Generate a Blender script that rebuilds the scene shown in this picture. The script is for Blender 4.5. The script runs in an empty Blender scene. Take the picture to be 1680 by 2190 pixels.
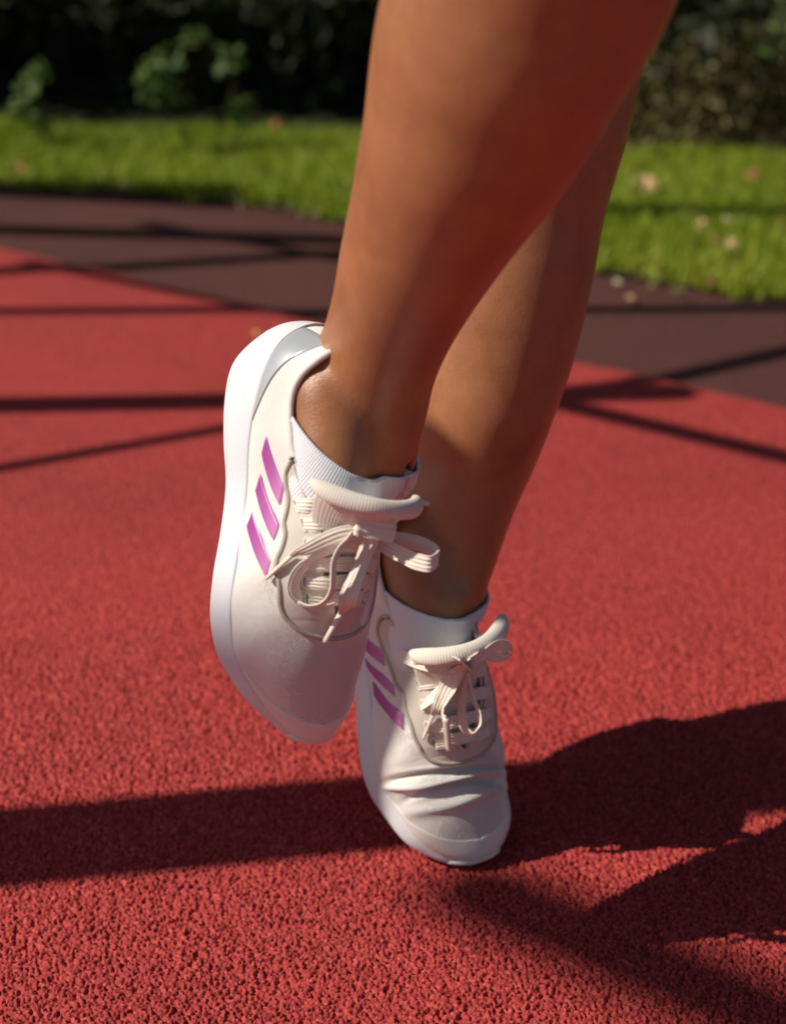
import bpy, bmesh, math
import numpy as np
from mathutils import Vector, Matrix
from mathutils.bvhtree import BVHTree
rng = np.random.default_rng(7)
R = math.radians
sc = bpy.context.scene
COL = sc.collection

# ------------------------------------------------------------------ camera
H = 0.69; PITCH = R(25.0); F = 3472.0            # F: focal length in units where the frame is 1680 x 2190
cam_d = bpy.data.cameras.new("camera"); cam = bpy.data.objects.new("camera", cam_d); COL.objects.link(cam)
cam.location = (0, 0, H); cam.rotation_euler = (math.pi/2 - PITCH, 0, 0)
cam_d.sensor_fit = 'VERTICAL'; cam_d.sensor_height = 36; cam_d.sensor_width = 36
cam_d.lens = 36.0 * F / 2190.0
cam_d.clip_start = 0.02; cam_d.clip_end = 500
cam_d.dof.use_dof = True; cam_d.dof.focus_distance = 0.97; cam_d.dof.aperture_fstop = 4.6
sc.camera = cam
# ------------------------------------------------------------------ sun and sky
AZ = R(9.5); EL = R(43.5)                         # shadows fall towards +X, turned AZ away from the camera
SUN = np.array([math.cos(AZ)*math.cos(EL), math.sin(AZ)*math.cos(EL), -math.sin(EL)])   # travel direction
sd = bpy.data.lights.new("sun", 'SUN'); so = bpy.data.objects.new("sun", sd); COL.objects.link(so)
sd.energy = 5.0; sd.angle = R(0.5); sd.color = (1.0, 0.92, 0.81)
so.rotation_euler = Vector(SUN).to_track_quat('-Z', 'Y').to_euler()
so.location = (-4, 0, 4)
w = bpy.data.worlds.new("World"); sc.world = w; w.use_nodes = True
nt = w.node_tree; bg = nt.nodes['Background']
sky = nt.nodes.new('ShaderNodeTexSky'); sky.sky_type = 'NISHITA'; sky.sun_disc = False
sky.sun_elevation = EL; sky.sun_rotation = math.atan2(-SUN[0], -SUN[1])
nt.links.new(sky.outputs[0], bg.inputs[0]); bg.inputs[1].default_value = 0.05
sc.view_settings.view_transform = 'Standard'; sc.view_settings.look = 'None'
sc.view_settings.exposure = 0.0; sc.view_settings.gamma = 1.0
sc.cycles.max_bounces = 8

# ------------------------------------------------------------------ helpers
FWD = np.array([0, math.cos(PITCH), -math.sin(PITCH)]); UPV = np.array([0, math.sin(PITCH), math.cos(PITCH)])
RGT = np.array([1.0, 0, 0]); CAM = np.array([0, 0, H])
def at(px, py, d):
    """world point seen at (px, py) of the 1680 x 2190 frame, d metres along the lens axis"""
    return CAM + d*(FWD + RGT*(px-840)/F + UPV*(1095-py)/F)
def gnd(px, py, z=0.0):
    v = FWD + RGT*(px-840)/F + UPV*(1095-py)/F
    return CAM + v*((z-H)/v[2])
def proj(P):
    P = np.asarray(P) - CAM; d = P@FWD
    return np.stack([840 + F*(P@RGT)/d, 1095 - F*(P@UPV)/d, d], -1)

def cub(x, xs, ys):
    """Catmull-Rom through (xs, ys); ys may be vectors"""
    x = np.atleast_1d(np.asarray(x, float)); xs = np.asarray(xs, float); ys = np.asarray(ys, float)
    m = np.gradient(ys, xs, axis=0)
    i = np.clip(np.searchsorted(xs, x) - 1, 0, len(xs)-2); h = xs[i+1]-xs[i]; t = np.clip((x-xs[i])/h, 0, 1)
    if ys.ndim > 1: h = h[:, None]; t = t[:, None]
    return ((2*t**3-3*t**2+1)*ys[i] + (t**3-2*t**2+t)*h*m[i] + (-2*t**3+3*t**2)*ys[i+1] + (t**3-t**2)*h*m[i+1])
def sm(a, b, x):
    t = np.clip((x-a)/(b-a), 0, 1); return t*t*(3-2*t)
def nrm(v):
    v = np.asarray(v, float); return v/np.maximum(np.linalg.norm(v, axis=-1, keepdims=True), 1e-12)
def resample(P, n):
    P = np.asarray(P, float); L = np.r_[0, np.cumsum(np.linalg.norm(np.diff(P, axis=0), axis=1))]
    return cub(np.linspace(0, L[-1], n), L, P)

def link(name, me, mat=None, parent=None, smooth=True):
    o = bpy.data.objects.new(name, me); COL.objects.link(o)
    if mat is not None: me.materials.append(mat)
    if smooth: me.polygons.foreach_set('use_smooth', [True]*len(me.polygons))
    if parent is not None:
        o.parent = parent
        if parent.type == 'EMPTY': o.matrix_parent_inverse = Matrix.Translation(parent.location).inverted()   # meshes are built in place
    return o
def mesh(V, Fc):
    me = bpy.data.meshes.new("m"); V = np.asarray(V, np.float32)
    me.from_pydata(V.tolist(), [], [tuple(int(i) for i in f) for f in Fc]); me.update(); return me
def fast_quads(V, Q):
    V = np.asarray(V, np.float32); Q = np.asarray(Q, np.int32); k = Q.shape[1]
    me = bpy.data.meshes.new("m"); me.vertices.add(len(V)); me.vertices.foreach_set('co', V.ravel())
    me.loops.add(Q.size); me.loops.foreach_set('vertex_index', Q.ravel())
    me.polygons.add(len(Q)); me.polygons.foreach_set('loop_start', np.arange(0, Q.size, k, dtype=np.int32))
    me.update(calc_edges=True); return me
def gridfaces(n, m, off=0, wrap=False):
    i, j = np.meshgrid(np.arange(n-1), np.arange(m if wrap else m-1), indexing='ij'); j2 = (j+1) % m
    return (np.stack([i*m+j, (i+1)*m+j, (i+1)*m+j2, i*m+j2], -1).reshape(-1, 4) + off)
def attr(me, name, vals):
    a = me.attributes.new(name, 'FLOAT', 'POINT'); a.data.foreach_set('value', np.asarray(vals, np.float32))
def attr2(me, name, uv):
    a = me.attributes.new(name, 'FLOAT_VECTOR', 'POINT'); z = np.zeros((len(uv), 3), np.float32); z[:, :uv.shape[1]] = uv
    a.data.foreach_set('vector', z.ravel())
def tube_vf(P, r, n=12, cap=True, flat=None, upv=None):
    """round (or flattened) tube along P; r scalar or array"""
    P = np.asarray(P, float); N = len(P); r = np.broadcast_to(np.asarray(r, float), (N,))
    T = nrm(np.gradient(P, axis=0)); V = []
    up = np.array([0.0, 0, 1]) if upv is None else np.asarray(upv, float)
    if up.ndim == 1: up = np.broadcast_to(up, P.shape)
    a0 = nrm(np.cross(T, up) + 1e-9); b0 = nrm(np.cross(a0, T))
    th = np.linspace(0, 2*np.pi, n, endpoint=False); fl = 1.0 if flat is None else flat
    V = (P[:, None] + r[:, None, None]*(np.cos(th)[None, :, None]*a0[:, None] + fl*np.sin(th)[None, :, None]*b0[:, None])).reshape(-1, 3)
    Fc = [tuple(q) for q in gridfaces(N, n, wrap=True)]
    if cap: Fc += [tuple(range(n)), tuple(range((N-1)*n + n-1, (N-1)*n-1, -1))]
    return V, Fc
def tag(o, label=None, cat=None, group=None, kind=None):
    if label: o['label'] = label
    if cat: o['category'] = cat
    if group: o['group'] = group
    if kind: o['kind'] = kind
    return o
def empty(name, loc, parent=None):
    o = bpy.data.objects.new(name, None); COL.objects.link(o); o.location = loc; o.empty_display_size = 0.05
    if parent: o.parent = parent
    return o

# ------------------------------------------------------------------ materials
class N:
    def __init__(s, name):
        s.m = bpy.data.materials.new(name); s.m.use_nodes = True; s.t = s.m.node_tree; s.b = s.t.nodes['Principled BSDF']
    def node(s, typ, **kw):
        n = s.t.nodes.new(typ)
        for k, v in kw.items():
            if k.startswith('_'): setattr(n, k[1:], v)
            else: n.inputs[k.replace('0', ' ')].default_value = v
        return n
    def lk(s, a, b): s.t.links.new(a, b)
    def coord(s, kind='Object', at_=None):
        if at_: n = s.node('ShaderNodeAttribute', _attribute_name=at_); return n.outputs['Vector']
        return s.node('ShaderNodeTexCoord').outputs[kind]
    def math(s, op, a, b=None, clamp=False):
        n = s.node('ShaderNodeMath', _operation=op, _use_clamp=clamp)
        for i, x in enumerate([a, b]):
            if x is None: continue
            if isinstance(x, (int, float)): n.inputs[i].default_value = x
            else: s.lk(x, n.inputs[i])
        return n.outputs[0]
    def noise(s, vec, scale, detail=3, rough=0.5):
        n = s.node('ShaderNodeTexNoise', Scale=scale, Detail=detail, Roughness=rough); s.lk(vec, n.inputs['Vector']); return n.outputs['Fac']
    def ramp(s, fac, stops):
        n = s.node('ShaderNodeValToRGB'); e = n.color_ramp.elements
        while len(e) < len(stops): e.new(0.5)
        for k, (p, c) in enumerate(stops): e[k].position = p; e[k].color = (*c, 1)
        s.lk(fac, n.inputs[0]); return n.outputs[0]
    def bump(s, h, dist, strength=1.0, normal=None):
        n = s.node('ShaderNodeBump', Strength=strength, Distance=dist); s.lk(h, n.inputs['Height'])
        if normal: s.lk(normal, n.inputs['Normal'])
        s.lk(n.outputs[0], s.b.inputs['Normal']); return n.outputs[0]
    def set(s, **kw):
        for k, v in kw.items():
            k = k.replace('_', ' ')
            if isinstance(v, bpy.types.NodeSocket): s.lk(v, s.b.inputs[k])
            else: s.b.inputs[k].default_value = v
        return s

def rubber(name, dark, mid, light, speck):
    n = N(name); c = n.coord('Object')
    v = n.node('ShaderNodeTexVoronoi', Scale=420.0); n.lk(c, v.inputs['Vector'])
    sep = n.node('ShaderNodeSeparateColor'); n.lk(v.outputs['Color'], sep.inputs[0])
    col = n.ramp(sep.outputs[0], [(0.0, dark), (0.45, mid), (0.8, mid), (1.0, light)])
    big = n.noise(c, 3.0, 5, 0.6); patch = n.ramp(big, [(0.3, (0.86, 0.86, 0.86)), (0.7, (1.1, 1.08, 1.08))])
    mx = n.node('ShaderNodeMix', _data_type='RGBA', _blend_type='MULTIPLY', Factor=1.0); n.lk(col, mx.inputs[6]); n.lk(patch, mx.inputs[7])
    fine = n.noise(c, 60.0, 4, 0.7); dust = n.ramp(fine, [(0.62, (0, 0, 0)), (0.8, (1, 1, 1))])
    m2 = n.node('ShaderNodeMix', _data_type='RGBA'); n.lk(n.math('MULTIPLY', dust, 0.22), m2.inputs[0]); n.lk(mx.outputs[2], m2.inputs[6]); m2.inputs[7].default_value = (*speck, 1)
    n.set(Base_Color=m2.outputs[2], Roughness=0.75); n.b.inputs['Specular IOR Level'].default_value = 0.35
    dn = n.node('ShaderNodeAttribute', _attribute_name='dense').outputs['Fac']
    h = n.math('ADD', n.math('MULTIPLY', v.outputs['Distance'], n.math('SUBTRACT', -1.0, n.math('MULTIPLY', dn, -0.9))), n.math('MULTIPLY', n.noise(c, 1400, 2), 0.12))
    n.bump(h, 0.002); return n.m
M_red = rubber("red_rubber_granules", (0.22, 0.017, 0.017), (0.39, 0.040, 0.036), (0.53, 0.080, 0.064), (0.5, 0.2, 0.15))
M_brown = rubber("brown_rubber_granules", (0.052, 0.017, 0.013), (0.095, 0.029, 0.023), (0.14, 0.050, 0.038), (0.20, 0.11, 0.085))

def skin():
    n = N("skin"); c = n.coord('Object')
    a = n.noise(c, 26, 9, 0.72); col = n.ramp(a, [(0.28, (0.27, 0.106, 0.045)), (0.55, (0.36, 0.152, 0.067)), (0.8, (0.42, 0.190, 0.088))])
    f = n.noise(c, 420, 2, 0.5); sp = n.ramp(f, [(0.70, (0, 0, 0)), (0.80, (1, 1, 1))])
    m2 = n.node('ShaderNodeMix', _data_type='RGBA'); n.lk(n.math('MULTIPLY', sp, 0.22), m2.inputs[0]); n.lk(col, m2.inputs[6]); m2.inputs[7].default_value = (0.62, 0.34, 0.22, 1)
    n.set(Base_Color=m2.outputs[2], Roughness=0.36, Subsurface_Weight=0.05, Subsurface_Scale=0.006)
    n.b.inputs['Subsurface Radius'].default_value = (1.0, 0.28, 0.12); n.b.inputs['Specular IOR Level'].default_value = 0.55
    v = n.node('ShaderNodeTexVoronoi', Scale=1500.0); n.lk(c, v.inputs['Vector'])
    h = n.math('ADD', n.math('MULTIPLY', n.noise(c, 900, 3), 0.5), n.math('MULTIPLY', v.outputs['Distance'], 0.5))
    h = n.math('ADD', h, n.math('MULTIPLY', n.noise(c, 55, 2), 0.9))
    n.bump(h, 0.00045, 0.5); return n.m
M_skin = skin()

def knit(name, col, perf=True):
    """engineered mesh: uv attribute in metres (along, around)"""
    n = N(name); uv = n.coord(at_='suv')
    sep = n.node('ShaderNodeSeparateXYZ'); n.lk(uv, sep.inputs[0]); x, y = sep.outputs[0], sep.outputs[1]
    K = 2*math.pi/0.0026
    a = n.math('SINE', n.math('MULTIPLY', x, K)); b = n.math('SINE', n.math('MULTIPLY', y, K*1.15))
    dots = n.math('MULTIPLY', a, b)
    hole = n.math('MULTIPLY', n.math('GREATER_THAN', dots, 0.15), n.math('SUBTRACT', dots, 0.15))
    mask = n.node('ShaderNodeAttribute', _attribute_name='perf').outputs['Fac']
    broken = n.noise(uv, 260, 2); mk = n.math('MULTIPLY', mask, n.math('GREATER_THAN', n.math('ADD', broken, n.math('MULTIPLY', mask, 0.35)), 0.62))
    fine = n.math('MULTIPLY', n.math('SINE', n.math('MULTIPLY', x, K*2.3)), n.math('SINE', n.math('MULTIPLY', y, K*3.1)))
    h = n.math('ADD', n.math('MULTIPLY', n.math('MULTIPLY', hole, mk), -2.6), n.math('MULTIPLY', fine, 0.12))
    h = n.math('ADD', h, n.math('MULTIPLY', n.noise(uv, 120, 4), 0.8))
    soft = n.noise(n.coord('Object'), 22, 4); base = n.ramp(soft, [(0.3, tuple(v*0.93 for v in col)), (0.7, col)])
    m2 = n.node('ShaderNodeMix', _data_type='RGBA'); n.lk(n.math('MULTIPLY', n.math('MULTIPLY', hole, mk), 0.45, True), m2.inputs[0]); n.lk(base, m2.inputs[6]); m2.inputs[7].default_value = (0.34, 0.26, 0.22, 1)
    n.set(Base_Color=m2.outputs[2], Roughness=0.85, Sheen_Weight=0.15); n.b.inputs['Specular IOR Level'].default_value = 0.25
    n.bump(h, 0.00065); return n.m
M_knit = knit("off_white_knit", (0.86, 0.83, 0.77))

def plain(name, col, rough, bumps=((300, 0.0002),), spec=0.4, var=0.06, **kw):
    n = N(name); c = n.coord('Object'); f = n.noise(c, 35, 4)
    n.set(Base_Color=n.ramp(f, [(0.3, tuple(v*(1-var) for v in col)), (0.7, col)]), Roughness=rough, **kw); n.b.inputs['Specular IOR Level'].default_value = spec
    h = None
    for s_, d_ in bumps:
        k = n.math('MULTIPLY', n.noise(c, s_, 3), d_/0.001); h = k if h is None else n.math('ADD', h, k)
    n.bump(h, 0.001); return n.m
def foam():
    n = N("white_foam"); c = n.coord('Object'); f = n.noise(c, 30, 6, .7); g = n.noise(c, 9, 4, .6)
    st = n.math('MULTIPLY', n.math('MULTIPLY', n.math('SUBTRACT', f, .52, True), 3.0), n.math('SUBTRACT', g, .35, True), True)
    m = n.node('ShaderNodeMix', _data_type='RGBA'); n.lk(st, m.inputs[0]); m.inputs[6].default_value = (0.71, 0.73, 0.76, 1); m.inputs[7].default_value = (0.56, 0.46, 0.42, 1)
    n.set(Base_Color=m.outputs[2], Roughness=0.5); n.bump(n.math('ADD', n.math('MULTIPLY', n.noise(c, 600, 2), .15), n.math('MULTIPLY', n.noise(c, 40, 3), .35)), .001); return n.m
M_mid = foam()
M_out = plain("pale_rubber", (0.80, 0.77, 0.70), 0.55)
M_heel = plain("silver_heel_film", (0.52, 0.56, 0.58), 0.3, ((30, 0.0006),), 0.6, 0.05, Metallic=0.35)
M_eye = plain("satin_overlay", (0.62, 0.58, 0.505), 0.40, ((60, 0.0005),), 0.5)
M_cap = plain("fused_toe_film", (0.85, 0.81, 0.74), 0.5, ((300, 0.0002), (50, 0.0004)), 0.35)
M_edge = plain("taupe_piping", (0.46, 0.405, 0.34), 0.5, ((200, 0.0002),))
def purple():
    n = N("pink_purple_film"); g = n.node('ShaderNodeAttribute', _attribute_name='grad').outputs['Fac']
    n.set(Base_Color=n.ramp(g, [(0.0, (0.32, 0.045, 0.27)), (0.55, (0.42, 0.10, 0.35)), (1.0, (0.55, 0.22, 0.46))]), Roughness=0.42)
    n.bump(n.noise(n.coord('Object'), 300, 2), 0.0001); return n.m
M_pur = purple()
def ribbed(name, col, period, key='suv', axis=0, depth=0.0003, rough=0.85, cross=0.0, dk=0.9):
    n = N(name); uv = n.coord(at_=key); sep = n.node('ShaderNodeSeparateXYZ'); n.lk(uv, sep.inputs[0])
    w_ = n.math('SINE', n.math('MULTIPLY', sep.outputs[axis], 2*math.pi/period))
    w2 = n.math('SINE', n.math('MULTIPLY', sep.outputs[1-axis], 2*math.pi/(period*0.8)))
    h = n.math('ADD', w_, n.math('MULTIPLY', w2, cross)); h = n.math('ADD', h, n.math('MULTIPLY', n.noise(uv, 900, 3), 0.6))
    f = n.math('ADD', n.math('MULTIPLY', w_, 0.5), 0.5)
    n.set(Base_Color=n.ramp(f, [(0.0, tuple(v*dk for v in col)), (0.6, col)]), Roughness=rough, Sheen_Weight=0.2); n.b.inputs['Specular IOR Level'].default_value = 0.2
    n.bump(h, depth); return n.m
M_lace = ribbed("woven_lace", (0.80, 0.73, 0.64), 0.0018, axis=0, depth=0.00003, cross=0.0, dk=0.97)
M_sock = ribbed("white_sock_knit", (0.76, 0.78, 0.83), 0.0013, axis=0, depth=0.00010, cross=0.15)
M_tong = ribbed("tongue_rib_fabric", (0.78, 0.72, 0.63), 0.0015, axis=0, depth=0.00005, cross=0.5)
M_tip = plain("aglet_plastic", (0.78, 0.71, 0.60), 0.3, ((200, 0.0001),), 0.5)
M_line = plain("dark_lining", (0.30, 0.27, 0.25), 0.9)
#@@SHOE
# ------------------------------------------------------------------ the shoes
LS = 0.268
S_  = [0, .02, .05, .10, .18, .28, .38, .50, .60, .70, .78, .86, .92, .96, .985, 1.0]
W_  = [0, .0165, .0262, .0333, .0378, .0385, .0370, .0395, .0440, .0468, .0450, .0375, .0300, .0215, .0140, 0]
C_  = [0, 0, 0, 0, 0, .001, .002, .003, .003, .0022, .0008, -.0018, -.0052, -.0080, -.0092, -.0100]
ZB_ = [.013, .009, .005, .001, 0, .001, .002, .001, 0, 0, .002, .006, .011, .015, .018, .020]
ZT_ = [.050, .0495, .049, .046, .041, .034, .030, .029, .028, .027, .0265, .0265, .0275, .0285, .029, .030]
HZ_ = [.090, .089, .085, .077, .070, .0725, .078, .090, .085, .0755, .067, .0585, .050, .0425, .037, .0305]
XE_ = [0, .014, .023, .029, .0325, .033, .0275, .019, .0145, .0012, 0, 0, 0, 0, 0, 0]
R2_ = [.5, .5, .35, .25, .20, .20, .25, .40, .5, .62, .62, .62, .62, .62, .62, .62]   # how far P2 sits out from the rim
D2_ = [.45, .45, .42, .42, .42, .40, .35, .16, .12, .04, 0, 0, 0, 0, 0, 0]
_ph = lambda s: np.arccos(np.clip(1-2*np.asarray(s, float), -1, 1))
def tab(s, T): return cub(_ph(s), _ph(S_), T)
def upper_local(s, v, side):
    """s 0 heel..1 toe, v 0 at the midsole..1 at rim or ridge, side +1 lateral, -1 medial; a right shoe"""
    s = np.atleast_1d(np.asarray(s, float)); v = np.broadcast_to(np.asarray(v, float), s.shape)
    W = np.maximum(tab(s, W_), 0)*1.0; c = tab(s, C_); zt = tab(s, ZT_)-.0035; hz = tab(s, HZ_); xe = np.maximum(tab(s, XE_), 0)
    xe = np.where(s > .70, 0, xe); xe = np.minimum(xe, W*.86); r2 = tab(s, R2_); d2 = tab(s, D2_)
    dh = hz-zt
    p0 = np.stack([W, zt], -1); p1 = np.stack([W*1.035+.001, zt+.42*dh], -1)
    p2 = np.stack([xe+(W-xe)*r2, hz-d2*dh], -1); p3 = np.stack([xe, hz], -1); v = v[:, None]
    q = (1-v)**3*p0 + 3*(1-v)**2*v*p1 + 3*(1-v)*v*v*p2 + v**3*p3
    z = q[:, 1]; y = s*LS
    # heel leans in above the sole, toe wall leans back
    y = y + .014*sm(.25, 0, s)*sm(.045, .09, z)**1.0
    y = y + .0045*sm(.88, 1.0, s)*np.exp(-((z-.036)/.010)**2) - .002*sm(.9, 1.0, s)*sm(.045, .06, z)
    return np.stack([c + side*q[:, 0], y, z], -1)

class Shoe:
    def __init__(S, t, u, org, mirror, bend, k=1.0, cm=1.0, yl=1.0, tw=0.0):
        S.k = k; S.cm = cm; S.yl = yl; S.tw = tw
        t = nrm(t); u = nrm(np.asarray(u) - np.dot(u, t)*t)
        S.Yx = t[0]*RGT + t[1]*UPV - t[2]*FWD; S.Zx = u[0]*RGT + u[1]*UPV - u[2]*FWD; S.Xx = np.cross(S.Yx, S.Zx)
        S.O = at(*org); S.mir = -1 if mirror else 1; S.bend = bend
    def warp(S, P):
        """flat local -> bent local"""
        P = np.array(P, float); x = (P[:, 0] - (1-S.cm)*tab(np.clip(P[:, 1]/LS, 0, 1), C_))*S.mir; x = x*(1+S.tw*sm(.80, .98, P[:, 1]/LS)); y = P[:, 1]; z = P[:, 2]
        if S.bend:
            y0 = .66*LS; y1 = .84*LS; a = R(S.bend)
            # bend angle grows between y0 and y1
            k = np.clip((y-y0)/(y1-y0), 0, 1); th = a*k; rad = (y1-y0)/a
            yb = np.where(y > y0, y0 + (rad - z)*np.sin(th) + np.where(y > y1, (y-y1)*np.cos(a), 0), y)
            zb = np.where(y > y0, rad - (rad - z)*np.cos(th) + np.where(y > y1, (y-y1)*np.sin(a), 0), z)
            y, z = yb, zb
        return np.stack([x, y*S.yl, z], -1)*S.k
    def world(S, P):
        P = S.warp(np.atleast_2d(P)); return S.O + P[:, :1]*S.Xx + P[:, 1:2]*S.Yx + P[:, 2:]*S.Zx
    def pt(S, s, v, side, off=0.0):
        s = np.atleast_1d(np.asarray(s, float)); v = np.broadcast_to(np.asarray(v, float), s.shape)
        e = 2e-3; sm_ = np.clip(s-e, 0, 1); sp = np.clip(s+e, 0, 1); vm = np.clip(v-e, 0, 1); vp = np.clip(v+e, 0, 1)
        P = S.world(upper_local(s, v, side))
        ds = S.world(upper_local(sp, v, side)) - S.world(upper_local(sm_, v, side))
        dv = S.world(upper_local(s, vp, side)) - S.world(upper_local(s, vm, side))
        n = nrm(np.cross(ds, dv))*side*S.mir
        return P + n*np.asarray(off)[..., None] if np.ndim(off) else P + n*off, n
    def table(S, side):
        s, v = np.meshgrid(np.linspace(0.01, .99, 260), np.linspace(0, 1, 110), indexing='ij'); P, n = S.pt(s.ravel(), v.ravel(), side)
        S._t = (s.ravel(), v.ravel(), proj(P)[:, :2], np.sum(n*(CAM-P), -1) > 0)
    def sv(S, pts):
        """(px, py) -> surface coordinates on the side last tabulated"""
        out = []
        s, v, q, f = S._t
        for p in pts:
            d = np.hypot(q[:, 0]-p[0], q[:, 1]-p[1]) + np.where(f, 0, 200); i = int(np.argmin(d)); out.append((s[i], v[i]))
        return np.array(out)
def c1(x, y): return ((x/2.8+500)*.87591, (y/2.8+750)*.87591)
def c2(x, y): return ((x/3.36+600)*.87591, (y/3.36+1150)*.87591)
def c4(x, y): return ((x/3.042+830)*.87591, (y/3.042+1400)*.87591)

def join_meshes(parts):
    V = []; Fc = []; o = 0; A = []
    for v, f, *a in parts:
        V.append(v); Fc += [tuple(int(i)+o for i in q) for q in f]; o += len(v); A.append(a[0] if a else None)
    return np.concatenate(V), Fc, A
def finish(me, merge=None, recalc=True):
    bm = bmesh.new(); bm.from_mesh(me)
    if merge: bmesh.ops.remove_doubles(bm, verts=bm.verts, dist=merge)
    if recalc: bmesh.ops.recalc_face_normals(bm, faces=bm.faces)
    bm.to_mesh(me); bm.free(); return me
def apply_mods(o):
    dg = bpy.context.evaluated_depsgraph_get(); dg.update(); me = bpy.data.meshes.new_from_object(o.evaluated_get(dg))
    o.modifiers.clear(); old = o.data; o.data = me; bpy.data.meshes.remove(old); return o

def patch(S, name, sgrid, vlo, vhi, side, thick, mat, parent, nv=24, lift=0.0003, grad=None, both=False):
    """raised overlay between v = vlo(s) and vhi(s) on one side, or on both sides meeting at the ridge"""
    parts = []
    for sd_ in ((1, -1) if both else (side,)):
        q = np.linspace(0, 1, nv); s = np.repeat(sgrid, nv); v = (vlo[:, None]*(1-q) + vhi[:, None]*q).ravel()
        n_ = len(sgrid); ei = np.minimum(np.arange(n_), np.arange(n_)[::-1]); ej = np.minimum(np.arange(nv), np.arange(nv)[::-1])
        closed_top = both
        e_i = np.clip(ei/2.0, 0, 1)[:, None]*np.ones(nv); e_j = np.clip(ej/2.0, 0, 1)[None, :]*np.ones((n_, 1)); lo = np.clip(np.arange(nv)/2.0, 0, 1)[None]*np.ones((n_, 1)); e_j = np.where((vhi[:, None] > .995) & both, lo, e_j)
        edge = np.minimum(e_i, e_j).ravel(); off = np.where(edge <= 0, -0.0008, lift + thick*np.sqrt(np.clip(edge, 0, 1)))
        P, nn = S.pt(s, v, sd_, off); parts.append((P, gridfaces(n_, nv)))
    V, Fc, _ = join_meshes(parts); me = mesh(V, Fc)
    if grad is not None: attr(me, 'grad', grad)
    finish(me, merge=1e-5 if both else None)
    return link(name, me, mat, parent)

def ribbon(name, P, wd, width, mat, parent, thick=0.0012, n=60, ribs=4, label=None):
    """flat woven ribbon; wd: direction(s) of its width, width scalar or per control point"""
    P = np.asarray(P, float); k = len(P); t = np.r_[0, np.cumsum(np.linalg.norm(np.diff(P, axis=0), axis=1))]; tt = np.linspace(0, t[-1], n)
    wd = np.asarray(wd, float); wd = np.broadcast_to(wd, (k, 3)) if wd.ndim == 1 else wd
    Wc = np.broadcast_to(np.asarray(width, float), (k,)); Q = cub(tt, t, P); D = cub(tt, t, wd); Wd = cub(tt, t, Wc)
    T = nrm(np.gradient(Q, axis=0)); D = nrm(D - np.sum(D*T, -1, keepdims=True)*T); Nn = np.cross(T, D)
    m = 25; q = np.linspace(-1, 1, m); prof = thick*.5*(1-np.abs(q)**8)**.5 + thick*.22*np.cos(q*math.pi*ribs)*(np.abs(q) < .97)
    cup = 0.05*q*q
    top = Q[:, None] + D[:, None]*(q*.5)[None, :, None]*Wd[:, None, None] + Nn[:, None]*(prof[None, :, None] + cup[None, :, None]*Wd[:, None, None])
    bot = Q[:, None] + D[:, None]*(q[::-1]*.5)[None, :, None]*Wd[:, None, None] + Nn[:, None]*(-prof[::-1][None, :, None] + cup[::-1][None, :, None]*Wd[:, None, None])
    ring = np.concatenate([top, bot], 1); V = ring.reshape(-1, 3); M_ = 2*m
    Fc = [tuple(f) for f in gridfaces(n, M_, wrap=True)] + [tuple(range(M_)), tuple(range((n-1)*M_, n*M_))[::-1]]
    me = mesh(V, Fc); uv = np.zeros((n, M_, 3)); uv[:, :, 0] = tt[:, None]; uv[:, :, 1] = np.r_[q, q[::-1]][None]*.5*.009
    attr2(me, 'suv', uv.reshape(-1, 3)); finish(me)
    o = link(name, me, mat, parent)
    if label: o['label'] = label
    return o
def aglet(P0, P1, r0, r1, parent):
    P = np.linspace(P0, P1, 14); r = np.linspace(r0, r1, 14); r[0] *= .8; r[-1] *= .7; r = r*(1+.03*np.sin(np.arange(14)*2.2))
    V, Fc = tube_vf(P, r, 14, flat=.75); return link('aglet', finish(mesh(V, Fc)), M_tip, parent)

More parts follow.
